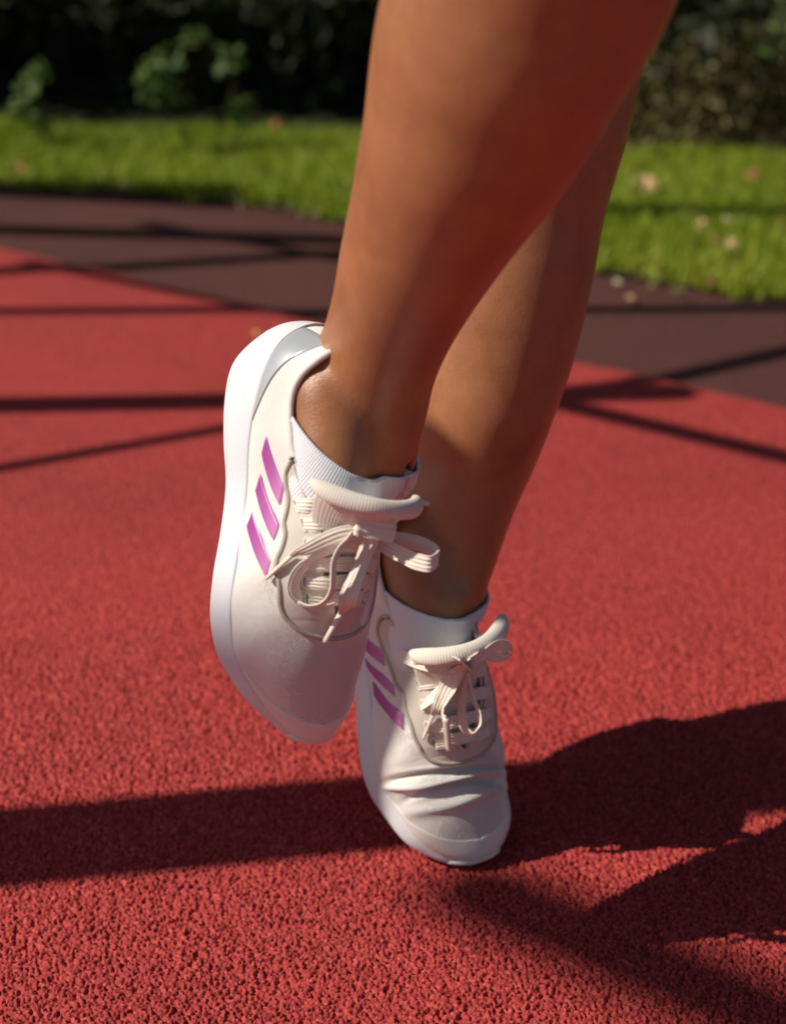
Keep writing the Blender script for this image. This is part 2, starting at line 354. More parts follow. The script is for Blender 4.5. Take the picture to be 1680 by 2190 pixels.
def make_shoe(S, person, label, vis, outline, stripes, crease, rows, trow, rim_k):
    up_vf = []; suvs = []; perf = []
    ns, nv = 230, 84
    s = (1-np.cos(np.linspace(0.0, math.pi, ns)))/2; v = np.linspace(0, 1, nv)
    ss, vv = [a.ravel() for a in np.meshgrid(s, v, indexing='ij')]
    for side in (1, -1):
        a = side*(1-vv)
        d = crease(ss, a) if crease is not None else 0*ss
        d = d + .0009*np.sin(ss*31+side*2+3*vv)*sm(.3, .5, ss)*sm(1, .85, ss)*np.sin(vv*5+ss*9)*sm(1, .75, vv)
        P, n_ = S.pt(ss, vv, side, d); up_vf.append((P, gridfaces(ns, nv)))
        suvs.append(np.stack([ss*LS, side*(1-vv)*.085*(.5+.5*sm(0, .5, ss)*sm(1.0, .8, ss)), 0*ss], -1))
        perf.append(sm(.70, .80, ss)*sm(.985, .94, ss)*sm(.30, .85, vv) + .45*sm(.5, .6, ss)*sm(.75, .6, ss)*sm(.3, .5, vv)*sm(.9, .7, vv))
    V, Fc, _ = join_meshes(up_vf); me = mesh(V, Fc); attr2(me, 'suv', np.concatenate(suvs)); attr(me, 'perf', np.concatenate(perf))
    finish(me, merge=2e-5)
    up = link('running_shoe', me, M_knit, person); up['label'] = label
    bm = bmesh.new(); bm.from_mesh(me); bv = BVHTree.FromBMesh(bm); bm.free()
    so_ = up.modifiers.new('solid', 'SOLIDIFY'); so_.thickness = .0022; so_.offset = -1; so_.use_rim = True
    # inner sole to close the view into the shoe
    q = np.linspace(-1, 1, 12); sg = (1-np.cos(np.linspace(.02, math.pi-.02, 60)))/2
    Wg = tab(sg, W_)*.95; P = np.stack([(tab(sg, C_)[:, None] + Wg[:, None]*q), np.repeat((sg*LS)[:, None], 12, 1), np.repeat((tab(sg, ZT_)-.0015)[:, None], 12, 1)], -1).reshape(-1, 3)
    link('insole', finish(mesh(S.world(P), gridfaces(60, 12))), M_line, up)
    # midsole: closed loft
    nm = 150; sg = (1-np.cos(np.linspace(0, math.pi, nm)))/2; W = np.maximum(tab(sg, W_), 0); c = tab(sg, C_); zb = tab(sg, ZB_); zt = tab(sg, ZT_); dz = zt-zb
    ex = np.clip(W/.018, 0, 1)*(1-.45*sm(.80, .97, sg)); flare = .0022*sm(.45, .05, sg); y = -.0015 + sg*(LS+.0040)
    H_ = [(.0, zb), (.55, zb), (.90, zb+.0003), (1, zb+.002)]
    prof = []   # (x offset from centre, z, y shift)
    for fr, z in H_[:3]: prof.append((W*fr+flare*fr, z))
    prof.append((W*.985+.0015*ex+flare, zb+.0018)); prof.append((W+.0038*ex+flare, zb+.22*dz)); prof.append((W+.0046*ex+flare*.85, zb+.45*dz))
    prof.append((W+.0036*ex+flare*.45, zb+.72*dz)); prof.append((W+.0018*ex+flare*.1, zt-.0016)); prof.append((W+.0004*ex, zt)); prof.append((W-.0014*ex, zt-.0002)); prof.append((W*.80, zt-.0025)); prof.append((W*0, zt-.003))
    PX = np.stack([p[0] for p in prof], 1); PZ = np.stack([p[1] for p in prof], 1); kk = np.arange(len(prof)); fine = np.linspace(0, len(prof)-1, 45)
    X = np.stack([cub(fine, kk, PX[i]) for i in range(nm)]); Z = np.stack([cub(fine, kk, PZ[i]) for i in range(nm)])
    X = np.maximum(X, 0)
    # heel and toe faces bulge like the sides
    bul = np.clip((X/(W[:, None]+1e-4)), 0, 1.15); prof_y = .0026*np.sin(np.clip((Z-zb[:, None])/dz[:, None], 0, 1)*math.pi)
    Y = y[:, None] - prof_y*sm(.10, 0, sg)[:, None]*bul*1.0 + prof_y*.6*sm(.93, 1, sg)[:, None]*bul
    tuck = sm(.30, .0, sg)[:, None]*.006*np.clip((.5-(Z-zb[:, None])/dz[:, None])*2, 0, 1); Y = Y + tuck*sm(.1, 0, sg)[:, None]
    right = np.stack([c[:, None]+X, Y, Z], -1); left = np.stack([c[:, None]-X[:, ::-1], Y[:, ::-1], Z[:, ::-1]], -1)
    ring = np.concatenate([right, left[:, 1:-1]], 1); m = ring.shape[1]
    me = mesh(S.world(ring.reshape(-1, 3)), gridfaces(nm, m, wrap=True)); finish(me, merge=2e-5); mid = link('midsole', me, M_mid, up)
    # outsole: thin tread sheet with its lip folded up over the toe
    no = 90; so2 = (1-np.cos(np.linspace(.16, math.pi, no)))/2; W2 = np.maximum(tab(so2, W_), 0)*.99; q = np.linspace(-1, 1, 26)
    def sheet(off): return np.stack([tab(so2, C_)[:, None]+W2[:, None]*q, np.repeat((-.001+so2*(LS+.0028))[:, None], 26, 1), np.repeat((tab(so2, ZB_)-off)[:, None], 26, 1)+.0016*(np.abs(q)**6)[None]], -1).reshape(-1, 3)
    V, Fc, _ = join_meshes([(S.world(sheet(-.0012)), gridfaces(no, 26)), (S.world(sheet(.0022)), gridfaces(no, 26))]); me = mesh(V, Fc); link('outsole', finish(me), M_out, up)
    # toe bumper: small rubber lip at the tip of the toe
    th = np.linspace(-1, 1, 60); sl = 1-.020*np.abs(th)**1.8; Wl = np.maximum(tab(sl, W_), 0); tp_ = 1-np.abs(th)**4
    Pl = np.stack([tab(sl, C_)+np.sign(th)*(Wl+.0012), -.0015+sl*(LS+.0040)+.0010*tp_, tab(sl, ZB_)+.0020+.0075*tp_], -1); Pl = S.world(resample(Pl, 80)); g = np.linspace(-1, 1, 80)
    link('toe_bumper', finish(mesh(*tube_vf(Pl, .0030*np.clip(1-g**4, .03, 1)**.6, 14, flat=.8, upv=S.Yx))), M_out, up)
    # fused toe cap film
    sg = .78+(.995-.78)*np.sin(np.linspace(0, math.pi/2, 60)); tq = np.clip((sg-.78)/.178, 0, 1); vh = .08+.92*(1-np.sqrt(1-tq**2.0))
    patch(S, 'toe_cap', sg, np.full(60, .0), vh, 1, .0004, M_cap, up, nv=26, lift=.0002, both=True)
    # padded collar: tube that follows the rim
    P = []
    for side, rr in ((1, np.linspace(.37 if vis > 0 else .27, .0, 70)), (-1, np.linspace(0.0, .37 if vis < 0 else .27, 70)[1:])):
        Q, n_ = S.pt(rr, 1.0, side, -.0012); P.append(Q)
    P = np.concatenate(P); rr = .0019*np.ones(len(P)); rr[:6] *= np.linspace(.3, 1, 6); rr[-6:] *= np.linspace(1, .3, 6)
    V, Fc = tube_vf(resample(P, 160), np.interp(np.linspace(0, 1, 160), np.linspace(0, 1, len(P)), rr), 16, upv=S.Zx)
    me = mesh(V, Fc); attr2(me, 'suv', np.stack([np.repeat(np.arange(160)*.0016, 16), np.tile(np.arange(16)*.0014, 160)], -1)); link('collar', finish(me), M_knit, up)
    # visible side tables: outline of the eyestay and stripe corners traced on the surface
    S.table(vis); ev = S.sv(outline); o_ = np.argsort(ev[:, 0]); ev = ev[o_]
    sf, sb_ = .748, .655; s0 = ev[0, 0]
    keep = [0]
    for i in range(1, len(ev)):
        if ev[i, 0]-ev[keep[-1], 0] > .006 and ev[i, 0] < sb_-.01: keep.append(i)
    es, evv = ev[keep, 0], ev[keep, 1]; vb = float(np.interp(sb_, ev[:, 0], ev[:, 1])); es = np.r_[es, sb_]; evv = np.r_[evv, vb]
    sgrid = np.r_[np.linspace(s0, sb_, 60), sb_ + (sf-sb_)*np.sin(np.linspace(0, math.pi/2, 31)[1:])]
    vo = np.where(sgrid <= sb_, cub(np.minimum(sgrid, sb_), es, evv), 1-(1-vb)*np.sqrt(np.clip(1-((sgrid-sb_)/(sf-sb_))**2, 0, 1)))
    vo = np.clip(vo, .1, .999)
    e = patch(S, 'eyestay', sgrid, vo, np.full(90, 1.0), 1, .0009, M_eye, up, nv=40, both=True)
    bnd = []
    for side in (1, -1):
        P1, _ = S.pt(np.r_[np.full(7, s0)-.006*np.sin(np.linspace(0, math.pi, 8)[:-1]), sgrid], np.r_[np.linspace(.98, vo[0], 8)[:-1], vo], side, .0010); bnd.append(P1 if side == 1 else P1[::-1])
    Pb = resample(np.concatenate([bnd[0], bnd[1][1:]]), 220); nb = []
    V, Fc = tube_vf(Pb, .0016, 10); link('piping', finish(mesh(V, Fc)), M_edge, up)
    # heel film
    sg = np.linspace(.004, .25, 60); vt = np.clip(.86-(sg/.25)*.85, .01, 1); 
    patch(S, 'heel_counter', sg, np.full(60, .0), vt, 1, .0006, M_heel, up, nv=26, both=True)
    # three stripes on each flank (the traced flank, mirrored on the other one)
    for st in stripes:
        (T, L, B, Rr) = [np.array(p, float) for p in st]; L = L-(2.5, 0); B = B-(2.5, 0); T = T+(1, 0); Rr = Rr+(1.5, 0)
        a = np.linspace(0, 1, 26); 
        left_ = L*(1-a)[:, None]+B*a[:, None] + np.outer(np.sin(a*math.pi), [-5.5, 2.0]); right_ = T*(1-a)[:, None]+Rr*a[:, None] + np.outer(np.sin(a*math.pi), [-2.5, 1.0])
        le = S.sv(left_); re = S.sv(right_); k = np.arange(26)
        le = np.stack([np.polyval(np.polyfit(k, le[:, j], 3), k) for j in (0, 1)], -1); re = np.stack([np.polyval(np.polyfit(k, re[:, j], 3), k) for j in (0, 1)], -1)
        for side in (vis, -vis):
            q = np.linspace(0, 1, 9); G = le[:, None]*(1-q)[None, :, None] + re[:, None]*q[None, :, None]
            ei = np.minimum(k, k[::-1])[:, None]*np.ones(9); ej = np.minimum(np.arange(9), np.arange(9)[::-1])[None]*np.ones((26, 1)); ed = np.minimum(ei, ej)
            P, _ = S.pt(G[..., 0].ravel(), G[..., 1].ravel(), side, np.where(ed == 0, -.0004, .0009).ravel())
            me = mesh(P, gridfaces(26, 9)); attr(me, 'grad', np.repeat(np.clip(k/25., 0, 1), 9)); link('stripe', finish(me), M_pur, up)
    # tongue
    C = np.array(trow); nt2 = 90; tt = np.linspace(0, 1, nt2); Ct = cub(tt, np.linspace(0, 1, len(C)), C)   # y, z, half width, thickness, droop
    n2 = 64; th = np.linspace(0, 2*math.pi, n2, endpoint=False); cy = Ct[:, :2]; T = nrm(np.gradient(cy, axis=0)); Nn = np.stack([-T[:, 1], T[:, 0]], -1)
    Nn = np.where((Nn[:, 1:] + Nn[:, :1]*.6) < 0, -Nn, Nn)
    cq = np.sign(np.cos(th))*np.abs(np.cos(th))**.72; sq = np.sign(np.sin(th))*np.abs(np.sin(th))**.8; offn = Ct[:, 3:4]*sq[None]; dq = Ct[:, 4:5]*(cq**2)[None]
    X = Ct[:, 2:3]*cq[None]*(1-.08*sq[None]); tw = np.linspace(0, 1, nt2)[:, None]**2*X*-.10 - dq*.35; X = X + .002*np.linspace(0, 1, nt2)[:, None]
    V = np.stack([X, cy[:, :1]+Nn[:, :1]*offn+tw, cy[:, 1:]+Nn[:, 1:]*offn-dq*.9], -1).reshape(-1, 3)
    me = mesh(S.world(V), [tuple(f) for f in gridfaces(nt2, n2, wrap=True)] + [tuple(range(n2)), tuple(range((nt2-1)*n2, nt2*n2))[::-1]])
    L_ = np.r_[0, np.cumsum(np.linalg.norm(np.diff(cy, axis=0), axis=1))]; attr2(me, 'suv', np.stack([np.tile(cq*.030, nt2), np.repeat(L_, n2)], -1)); tg = link('tongue', finish(me), M_tong, up)
    md = tg.modifiers.new('ss', 'SUBSURF'); md.levels = 1; md.render_levels = 1
    Pt = S.world(resample(np.array(trim_), 60)); g = np.linspace(0, 1, 60); rt_ = .0064*rim_k*S.k*np.clip(1-np.abs(2*g-1)**5, 0.02, 1)**.5*(1+.06*np.sin(g*9))
    Vt, Ft = tube_vf(Pt, rt_, 28, flat=.78, upv=S.Zx); mt = mesh(Vt, Ft); attr2(mt, 'suv', np.stack([np.repeat(g*.08, 28), np.tile(np.arange(28)*.0014, 60)], -1)); link('tongue_rim', finish(mt), M_tong, up)
    # lacing across the throat
    for i, (sa, sb, hh) in enumerate(rows):
        A, nA = S.pt(sa, .80, 1, .0012); A2, _ = S.pt(sa, .985, 1, .0022); B, nB = S.pt(sb, .80, -1, .0012); B2, _ = S.pt(sb, .985, -1, .0022)
        smid = (sa+sb)/2; zc = tab(smid, HZ_)[0]+hh; mids = S.world(np.array([[.010, sa*LS*.66+sb*LS*.34, zc-.0006], [0, smid*LS, zc], [-.010, sa*LS*.34+sb*LS*.66, zc-.0006]]))
        P = np.concatenate([A, A2, mids, B2, B]); ribbon('lace_row', P, S.Yx-.35*S.Zx, [.0072, .0084, .0088, .0090, .0088, .0084, .0072], M_lace, up, thick=.0013, n=50)
        for side, s_ in ((1, sa), (-1, sb)):     # eyelet slots: stitched ring and dark hole
            aa = np.linspace(0, 2*math.pi, 28, endpoint=False); es_ = s_ + .0155*np.sin(aa); ev_ = .80 + .028*np.cos(aa)
            Pr, _ = S.pt(np.r_[es_, es_[:1]], np.r_[ev_, ev_[:1]], side, .0013); V, Fc = tube_vf(Pr, .00065, 8, cap=False); eo = link('eyelet', finish(mesh(V, Fc), merge=1e-6), M_tip, up)
            hp, _ = S.pt(s_+.013*np.sin(aa), .80+.020*np.cos(aa), side, .0013); link('eyelet_hole', finish(mesh(np.r_[hp, hp.mean(0)[None]], [(k, (k+1) % 28, 28) for k in range(28)])), M_line, up)
    tgm = [o for o in up.children]
    bvs = [bv]
    for o in up.children:
        if o.name.split('.')[0] in ('tongue', 'tongue_rim', 'lace_row', 'midsole'):
            b = bmesh.new(); b.from_mesh(o.data); bvs.append(BVHTree.FromBMesh(b)); b.free()
    def lay(pts):
        dep = []; last = None
        for x, y, off in pts:
            v_ = at(x, y, 1.0)-CAM; best = None
            for b in bvs:
                h = b.ray_cast(Vector(CAM), Vector(nrm(v_)))
                if h[0] is not None:
                    dd = float(np.dot(np.array(h[0])-CAM, FWD)); best = dd if best is None else min(best, dd)
            if best is None: best = last if last else np.dot(S.O-CAM, FWD)
            last = best; dep.append(best)
        dep = np.array(dep); n_ = len(dep)
        if n_ > 3:
            for _ in range(3): dep = np.r_[dep[0], (dep[:-2]+2*dep[1:-1]+dep[2:])/4, dep[-1]]
            dep -= .0008
        return np.array([at(x, y, d_-off) for (x, y, off), d_ in zip(pts, dep)])
    return up, lay, bvs
CR = lambda *a: None
base = gnd(1045, 1825)
person = empty('person', (base[0], base[1], 0))
tag(person, "bare-legged person hopping on tiptoe in off-white running shoes and short white socks", "person")

FT = dict(t=(0.0, -1, 0.0), u=(.55, 0, .83), org=(597, 712, .966))
BK = dict(t=(.22, -.97, .07), u=(.36, .17, .91), org=(784, 1074, 1.168))
S1 = Shoe(FT['t'], FT['u'], FT['org'], False, 0, .920, 1.0, .96)
S2 = Shoe(BK['t'], BK['u'], BK['org'], True, 14, .987, -.3, 1.0, .22)
out1 = [(628.8, 980.7), (615.5, 1007), (614, 1033), (619, 1067), (615.5, 1093), (610, 1117), (613, 1143), (606, 1174), (596, 1195), (592, 1216), (598.5, 1242), (600, 1273), (602, 1302), (614, 1325), (637.6, 1346), (671.5, 1358)]
st1 = [((569, 927), (562, 970), (601, 1086), (607, 1040)), ((556, 1008), (548.5, 1049), (589.4, 1164.5), (597, 1122)), ((540, 1087), (529.5, 1126), (573, 1241), (583, 1201))]
out2 = [c4(*p) for p in [(305, 345), (290, 400), (320, 530), (350, 610), (400, 740), (430, 830), (475, 890), (490, 1000), (530, 1110), (560, 1220), (610, 1310), (700, 1370), (800, 1390)]]
st2 = [((754, 1331), (761, 1362), (827, 1428), (820.6, 1392)), ((774, 1396), (783, 1419), (849.4, 1494), (843.6, 1464)), ((794.7, 1455), (802, 1487), (865, 1562), (859.4, 1528.6))]
#          y     z     half width, thickness, droop
trow = [(.200, .060, .008, .002, .000), (.186, .068, .013, .0025, .001), (.166, .078, .016, .003, .003), (.150, .085, .019, .0035, .005), (.140, .092, .022, .004, .009), (.131, .102, .027, .0045, .014), (.1250, .112, .030, .005, .018), (.1205, .122, .032, .005, .021), (.1190, .128, .030, .0035, .021)]
trim_ = [(.0385, .101, .1035), (.034, .1065, .110), (.023, .1135, .1195), (.008, .118, .1275), (-.010, .1195, .1275), (-.023, .118, .1205), (-.031, .1145, .112), (-.034, .111, .106)]
rows1 = [(.435, .435, .0065), (.480, .485, .006), (.525, .53, .0055), (.570, .575, .005), (.612, .617, .0045), (.652, .655, .0040)]
rows2 = [(.44, .45, .0065), (.50, .50, .006), (.555, .555, .0055), (.61, .61, .005), (.655, .655, .004)]
def crease2(s, a):
    """folds across the toe box where the toes bend: (depth, s at a=0, slope, width)"""
    d = 0*s
    for amp, s0, sl, wd, a0, aw in ((-.0048, .775, .030, .010, -.05, .75), (.0040, .800, .040, .012, -.1, .8), (-.0058, .832, .020, .010, .0, .62), (.0036, .862, .0, .014, .1, .8), (-.0026, .742, .05, .009, .1, .5), (.0018, .757, .05, .010, .05, .6)):
        c = s0 + sl*a + .010*np.sin(a*4+s0*90); d = d + amp*np.exp(-((s-c)/wd)**2)*np.exp(-((a-a0)/aw)**4)
    return d
up1, lay1, bv1 = make_shoe(S1, person, "off-white running shoe lifted in the air, sole edge and silver heel facing left", 1, out1, st1, None, rows1, trow, .92)
up2, lay2, bv2 = make_shoe(S2, person, "off-white running shoe standing on its creased toe on the red rubber", -1, out2, st2, crease2, rows2, trow, .98)

def free_lace(lay, par, pts, wd, wid, name='lace', tip=None, n=70, thick=.0012, tipr=(.0019, .0016)):
    P = lay(pts); WD = [nrm(a*RGT+b*UPV-c*FWD) for a, b, c in wd] if np.ndim(wd[0]) else nrm(wd[0]*RGT+wd[1]*UPV-wd[2]*FWD)
    o = ribbon(name, P, np.array(WD), wid, M_lace, par, thick=thick, n=n)
    if tip is not None:
        Q = lay([tip])[0]; aglet(P[-1]*1.02-Q*.02, Q, tipr[0], tipr[1], par)
    return o
def q2(L, k=c2): return [(*k(x, y), o) for x, y, o in L]
m_ = .001
# ---- front shoe: knot, loops and loose ends
free_lace(lay1, up1, q2([(905, 425, 1*m_), (915, 435, 4.5*m_), (975, 450, 5.5*m_), (1070, 470, 6*m_), (1160, 488, 5.5*m_), (1212, 498, 4*m_), (1222, 500, 1*m_)]), (-.18, -.98, .1), .0122, 'lace_knot')
free_lace(lay1, up1, q2([(940, 500, 4*m_), (800, 520, 6*m_), (640, 580, 6*m_), (500, 645, 6*m_), (420, 672, 5*m_), (375, 697, 4*m_)]), [(-.3, .9, .3), (-.25, .95, .3), (-.45, .85, .3), (-.5, .8, .4), (-.5, .6, .6), (-.5, .4, .8)], [.008, .0095, .0092, .0075, .005, .0032], tip=(*c2(165, 885), 4*m_))
free_lace(lay1, up1, q2([(930, 540, 3*m_), (840, 590, 4*m_), (700, 650, 3.5*m_), (560, 715, 3*m_), (455, 800, 3*m_), (400, 900, 3*m_), (395, 990, 3*m_), (440, 1060, 2*m_)]), [(-.3, .9, .3), (-.4, .8, .4), (-.4, .7, .6), (-.5, .5, .7), (-.85, .2, .5), (-.9, -.1, .4), (-.9, -.3, .3), (-.7, -.7, .2)], [.006, .006, .0055, .0055, .0075, .008, .0075, .006])
free_lace(lay1, up1, q2([(905, 510, 5*m_), (850, 555, 7*m_), (775, 635, 10*m_), (728, 740, 12*m_), (720, 860, 12*m_), (715, 960, 11*m_), (680, 1045, 9*m_), (600, 1105, 6*m_), (520, 1115, 4*m_), (440, 1085, 2*m_)]), [(-.5, .5, .7)]+[(-.25, .1, .96)]*6+[(-.1, .25, .96)]*3, [.006, .007, .007, .0075, .0075, .0075, .0075, .007, .0065, .006])
free_lace(lay1, up1, q2([(1040, 505, 5*m_), (1012, 590, 8*m_), (975, 700, 11*m_), (920, 850, 13*m_), (872, 970, 14*m_), (830, 1075, 14*m_), (800, 1130, 13*m_), (780, 1165, 12*m_)]), (.85, .40, .45), [.0096, .0098, .0100, .0106, .0112, .0098, .0062, .0036], tip=(*c2(642, 1408), 9*m_), thick=.0015)
free_lace(lay1, up1, q2([(1040, 560, 3*m_), (1150, 620, 6*m_), (1290, 690, 12*m_), (1420, 745, 18*m_), (1510, 758, 20*m_), (1562, 722, 17*m_), (1548, 665, 10*m_), (1450, 610, 5*m_), (1320, 575, 2*m_), (1190, 550, 1*m_), (1120, 530, 0)]), [(.25, .92, .35)]*4+[(.1, .97, .3)]*3+[(.2, .94, .3)]*4, [.0065, .0088, .0094, .0096, .0094, .0090, .0088, .0090, .0088, .0075, .006], n=110, thick=.0014)
# ---- back shoe
k4 = lambda L: q2(L, c4)
free_lace(lay2, up2, k4([(880, 640, 3*m_), (920, 680, 6*m_), (960, 720, 5*m_)]), (.8, -.5, .3), [.010, .012, .010], 'lace_knot')
free_lace(lay2, up2, k4([(915, 680, 5*m_), (860, 740, 6*m_), (800, 830, 6*m_), (750, 930, 6*m_), (712, 1010, 5*m_), (690, 1050, 4*m_)]), (.75, .50, .5), [.009, .0108, .0108, .0090, .0065, .0034], tip=(*c4(615, 1232), 4*m_), tipr=(.0016, .0013))
free_lace(lay2, up2, k4([(925, 715, 6*m_), (890, 790, 9*m_), (850, 880, 11*m_), (800, 955, 12*m_), (768, 1010, 12*m_), (765, 1050, 12*m_), (785, 1080, 11*m_)]), [(.1, .2, .97)]*6+[(.5, .1, .8)], [.007, .0075, .0075, .0075, .0075, .007, .005], tip=(*c4(808, 1318), 9*m_), tipr=(.0025, .0022))
free_lace(lay2, up2, k4([(935, 720, 6*m_), (965, 830, 9*m_), (1000, 940, 12*m_), (1035, 1050, 14*m_), (1030, 1140, 13*m_), (985, 1195, 11*m_), (935, 1170, 8*m_), (905, 1080, 6*m_), (900, 960, 5*m_), (910, 840, 5*m_), (925, 740, 5*m_)]), [(.25, .1, .96)]*4+[(.15, .35, .92)]*2+[(.65, .1, .75)]*5, [.0065, .0075, .008, .008, .008, .008, .008, .008, .008, .0075, .006], n=110)
free_lace(lay2, up2, k4([(935, 690, 4*m_), (1000, 640, 4*m_), (1080, 590, 3*m_), (1160, 535, 2*m_), (1220, 535, 0), (1240, 580, -3*m_), (1200, 622, -5*m_), (1130, 622, -5*m_), (1060, 610, -4*m_)]), [(.2, .9, .35)]*9, [.006, .007, .0075, .008, .008, .008, .008, .0075, .006], n=90)
free_lace(lay2, up2, k4([(960, 640, 2*m_), (1020, 570, 2.5*m_), (1045, 500, 2.5*m_), (1010, 445, 2*m_), (965, 440, 1*m_)]), [(.3, .1, .95)]*5, [.005, .005, .005, .005, .004])
free_lace(lay2, up2, k4([(415, 590, 1.2*m_), (500, 628, 2*m_), (620, 672, 2.5*m_), (760, 705, 3*m_), (890, 715, 3*m_)]), (.25, .93, .2), [.007, .0085, .0085, .008, .007])
free_lace(lay2, up2, k4([(600, 985, 1.5*m_), (680, 925, 3*m_), (760, 860, 4*m_), (850, 770, 4*m_)]), (.5, .8, .2), [.0075, .009, .009, .007])


# ------------------------------------------------------------------ the legs: one continuous body mesh
def leg_rings(rings, n=44):
    """rings: (centre, half width across, half depth, front bump, back bump)"""
    C = np.array([r[0] for r in rings]); A = np.array([r[1:] for r in rings], float); L = np.r_[0, np.cumsum(np.linalg.norm(np.diff(C, axis=0), axis=1))]
    t = np.arange(0, L[-1], .006); P = cub(t, L, C); B = cub(t, L, A); T = nrm(np.gradient(P, axis=0))
    side = nrm(np.cross(T, nrm(CAM-P))); fr = nrm(np.cross(side, T)); fr *= np.sign(np.sum(fr*nrm(CAM-P), -1, keepdims=True)); side = side*np.sign(side[:, :1]+1e-9)
    th = np.linspace(0, 2*math.pi, n, endpoint=False); V = []
    for p, b, sx, fx in zip(P, B, side, fr):
        r = 1 + b[2]*np.cos(th-R(b[3])) + b[4]*np.cos(2*(th-R(b[5])))
        V.append(p + (b[0]*np.cos(th)*r)[:, None]*sx + (b[1]*np.sin(th)*r)[:, None]*fx)
    V = np.concatenate(V); Nn = len(P)
    return V, [tuple(f) for f in gridfaces(Nn, n, wrap=True)] + [tuple(range(n)), tuple(range((Nn-1)*n, Nn*n))[::-1]]
def ring(px0, px1, py, d, ratio, tilt, *b):
    d = d*.9345 if d < 1.03 else d+.024*min(1, max(0, (py-300)/700))
    w_ = (px1-px0)/2*d/F*math.cos(R(tilt)); bb = list(b)+[0]*(4-len(b)); return (at((px0+px1)/2, py, d), w_, w_*ratio, *bb)
# front (lifted) leg: left and right outline in the frame at each height
fl = [ring(790, 1440, 0, .800, .95, 24, 0, 0, .045, 45), ring(767, 1380, 95, .815, .96, 24, 0, 0, .045, 45), ring(754, 1330, 185, .832, .97, 24, 0, 0, .045, 45), ring(744, 1270, 280, .850, 1.0, 24, 0, 0, .045, 45), ring(731, 1198, 375, .872, 1.02, 25, 0, 0, .045, 45),
      ring(718, 1120, 480, .898, 1.04, 25, 0, 0, .045, 45), ring(703, 1050, 580, .925, 1.06, 24, 0, 0, .045, 45), ring(692, 990, 675, .952, 1.08, 22, 0, 0, .045, 45), ring(672, 948, 760, .978, 1.1, 18, 0, 0, .045, 45), ring(643, 922, 845, 1.0, 1.12, 12, 0, 0, .045, 45), ring(645, 900, 925, 1.012, 1.15, 8, 0, 0, .045, 45), ring(668, 888, 1000, 1.018, 1.1, 6, 0, 0, .045, 45)]
knee1 = (at(1215, -230, .708), .060, .056, 0, 0, 0, 0)
hip1 = np.array((-.005, 1.12, 1.0)); kk = knee1[0]
legA = [(hip1, .085, .085, 0, 0, 0, 0), (hip1*.55+kk*.45, .078, .080, 0, 0, 0, 0), (hip1*.2+kk*.8, .064, .066, 0, 0, 0, 0), knee1] + fl + [(S1.world([[.001, .075, .066]])[0], .026, .026, 0, 0, 0, 0), (S1.world([[.001, .10, .050]])[0], .016, .02, 0, 0, 0, 0)]
bl = [ring(1010, 1375, 130, 1.045, 1.0, 10, 0, 0, .03, 45), ring(985, 1358, 230, 1.05, 1.02, 14, 0, 0, .03, 45), ring(955, 1326, 340, 1.055, 1.04, 15, 0, 0, .03, 45), ring(935, 1300, 440, 1.06, 1.05, 16, 0, 0, .03, 45), ring(915, 1284, 530, 1.065, 1.06, 16, 0, 0, .03, 45), ring(898, 1262, 640, 1.07, 1.06, 18, 0, 0, .03, 45), ring(885, 1236, 750, 1.075, 1.06, 20, 0, 0, .03, 45),
      ring(868, 1200, 855, 1.08, 1.06, 22, 0, 0, .03, 45), ring(852, 1158, 960, 1.095, 1.06, 22, 0, 0, .03, 45), ring(838, 1112, 1060, 1.100, 1.06, 20, 0, 0, .03, 45), ring(828, 1078, 1150, 1.106, 1.08, 17, 0, 0, .03, 45), ring(826, 1052, 1225, 1.107, 1.1, 13, 0, 0, .03, 45), ring(838, 1032, 1295, 1.103, 1.1, 8, 0, 0, .03, 45)]
knee2 = (at(1210, 10, 1.03), .050, .050, 0, 0, 0, 0); k2 = knee2[0]; hip2 = np.array((.165, 1.19, .96))
legB = [(hip2, .085, .085, 0, 0, 0, 0), (hip2*.5+k2*.5, .070, .072, 0, 0, 0, 0), knee2] + bl + [(S2.world([[.001, .080, .070]])[0], .026, .026, 0, 0, 0, 0), (S2.world([[.001, .105, .050]])[0], .016, .02, 0, 0, 0, 0)]
parts = [leg_rings(legA), leg_rings(legB)]
pel = [(hip1+np.array((-.04, .01, .02)), .06, .06, 0, 0, 0, 0), (hip1+np.array((.02, .02, .05)), .10, .09, 0, 0, 0, 0), ((hip1+hip2)/2+np.array((0, .02, .06)), .11, .10, 0, 0, 0, 0), (hip2+np.array((-.02, .02, .06)), .10, .09, 0, 0, 0, 0), (hip2+np.array((.04, .01, .03)), .06, .06, 0, 0, 0, 0)]
parts.append(leg_rings(pel))
def knob(p, r, ax):      # ankle bones
    return leg_rings([(p-ax*r*1.6, r*.25, r*.25, 0, 0, 0, 0), (p-ax*r*.9, r*.8, r*.8, 0, 0, 0, 0), (p, r, r, 0, 0, 0, 0), (p+ax*r*.9, r*.8, r*.8, 0, 0, 0, 0), (p+ax*r*1.6, r*.25, r*.25, 0, 0, 0, 0)], 24)
parts.append(knob(at(693, 900, .926), .0105, UPV)); parts.append(knob(at(872, 1215, 1.110), .011, UPV)); parts.append(knob(at(845, 700, .870), .006, nrm(UPV+.1*RGT)))
for S in (S1, S2):     # the foot inside the shoe
    fr_ = []
    for y, z, hw, hz_ in ((.012, .062, .012, .012), (.03, .064, .024, .024), (.065, .066, .027, .028), (.10, .064, .027, .030), (.14, .058, .026, .024), (.18, .050, .028, .014), (.22, .044, .022, .009)):
        fr_.append((S.world([[0, y, z]])[0], hw, hz_, 0, 0, 0, 0))
    parts.append(leg_rings(fr_))
V, Fc, _ = join_meshes(parts); me = mesh(V, Fc); finish(me)
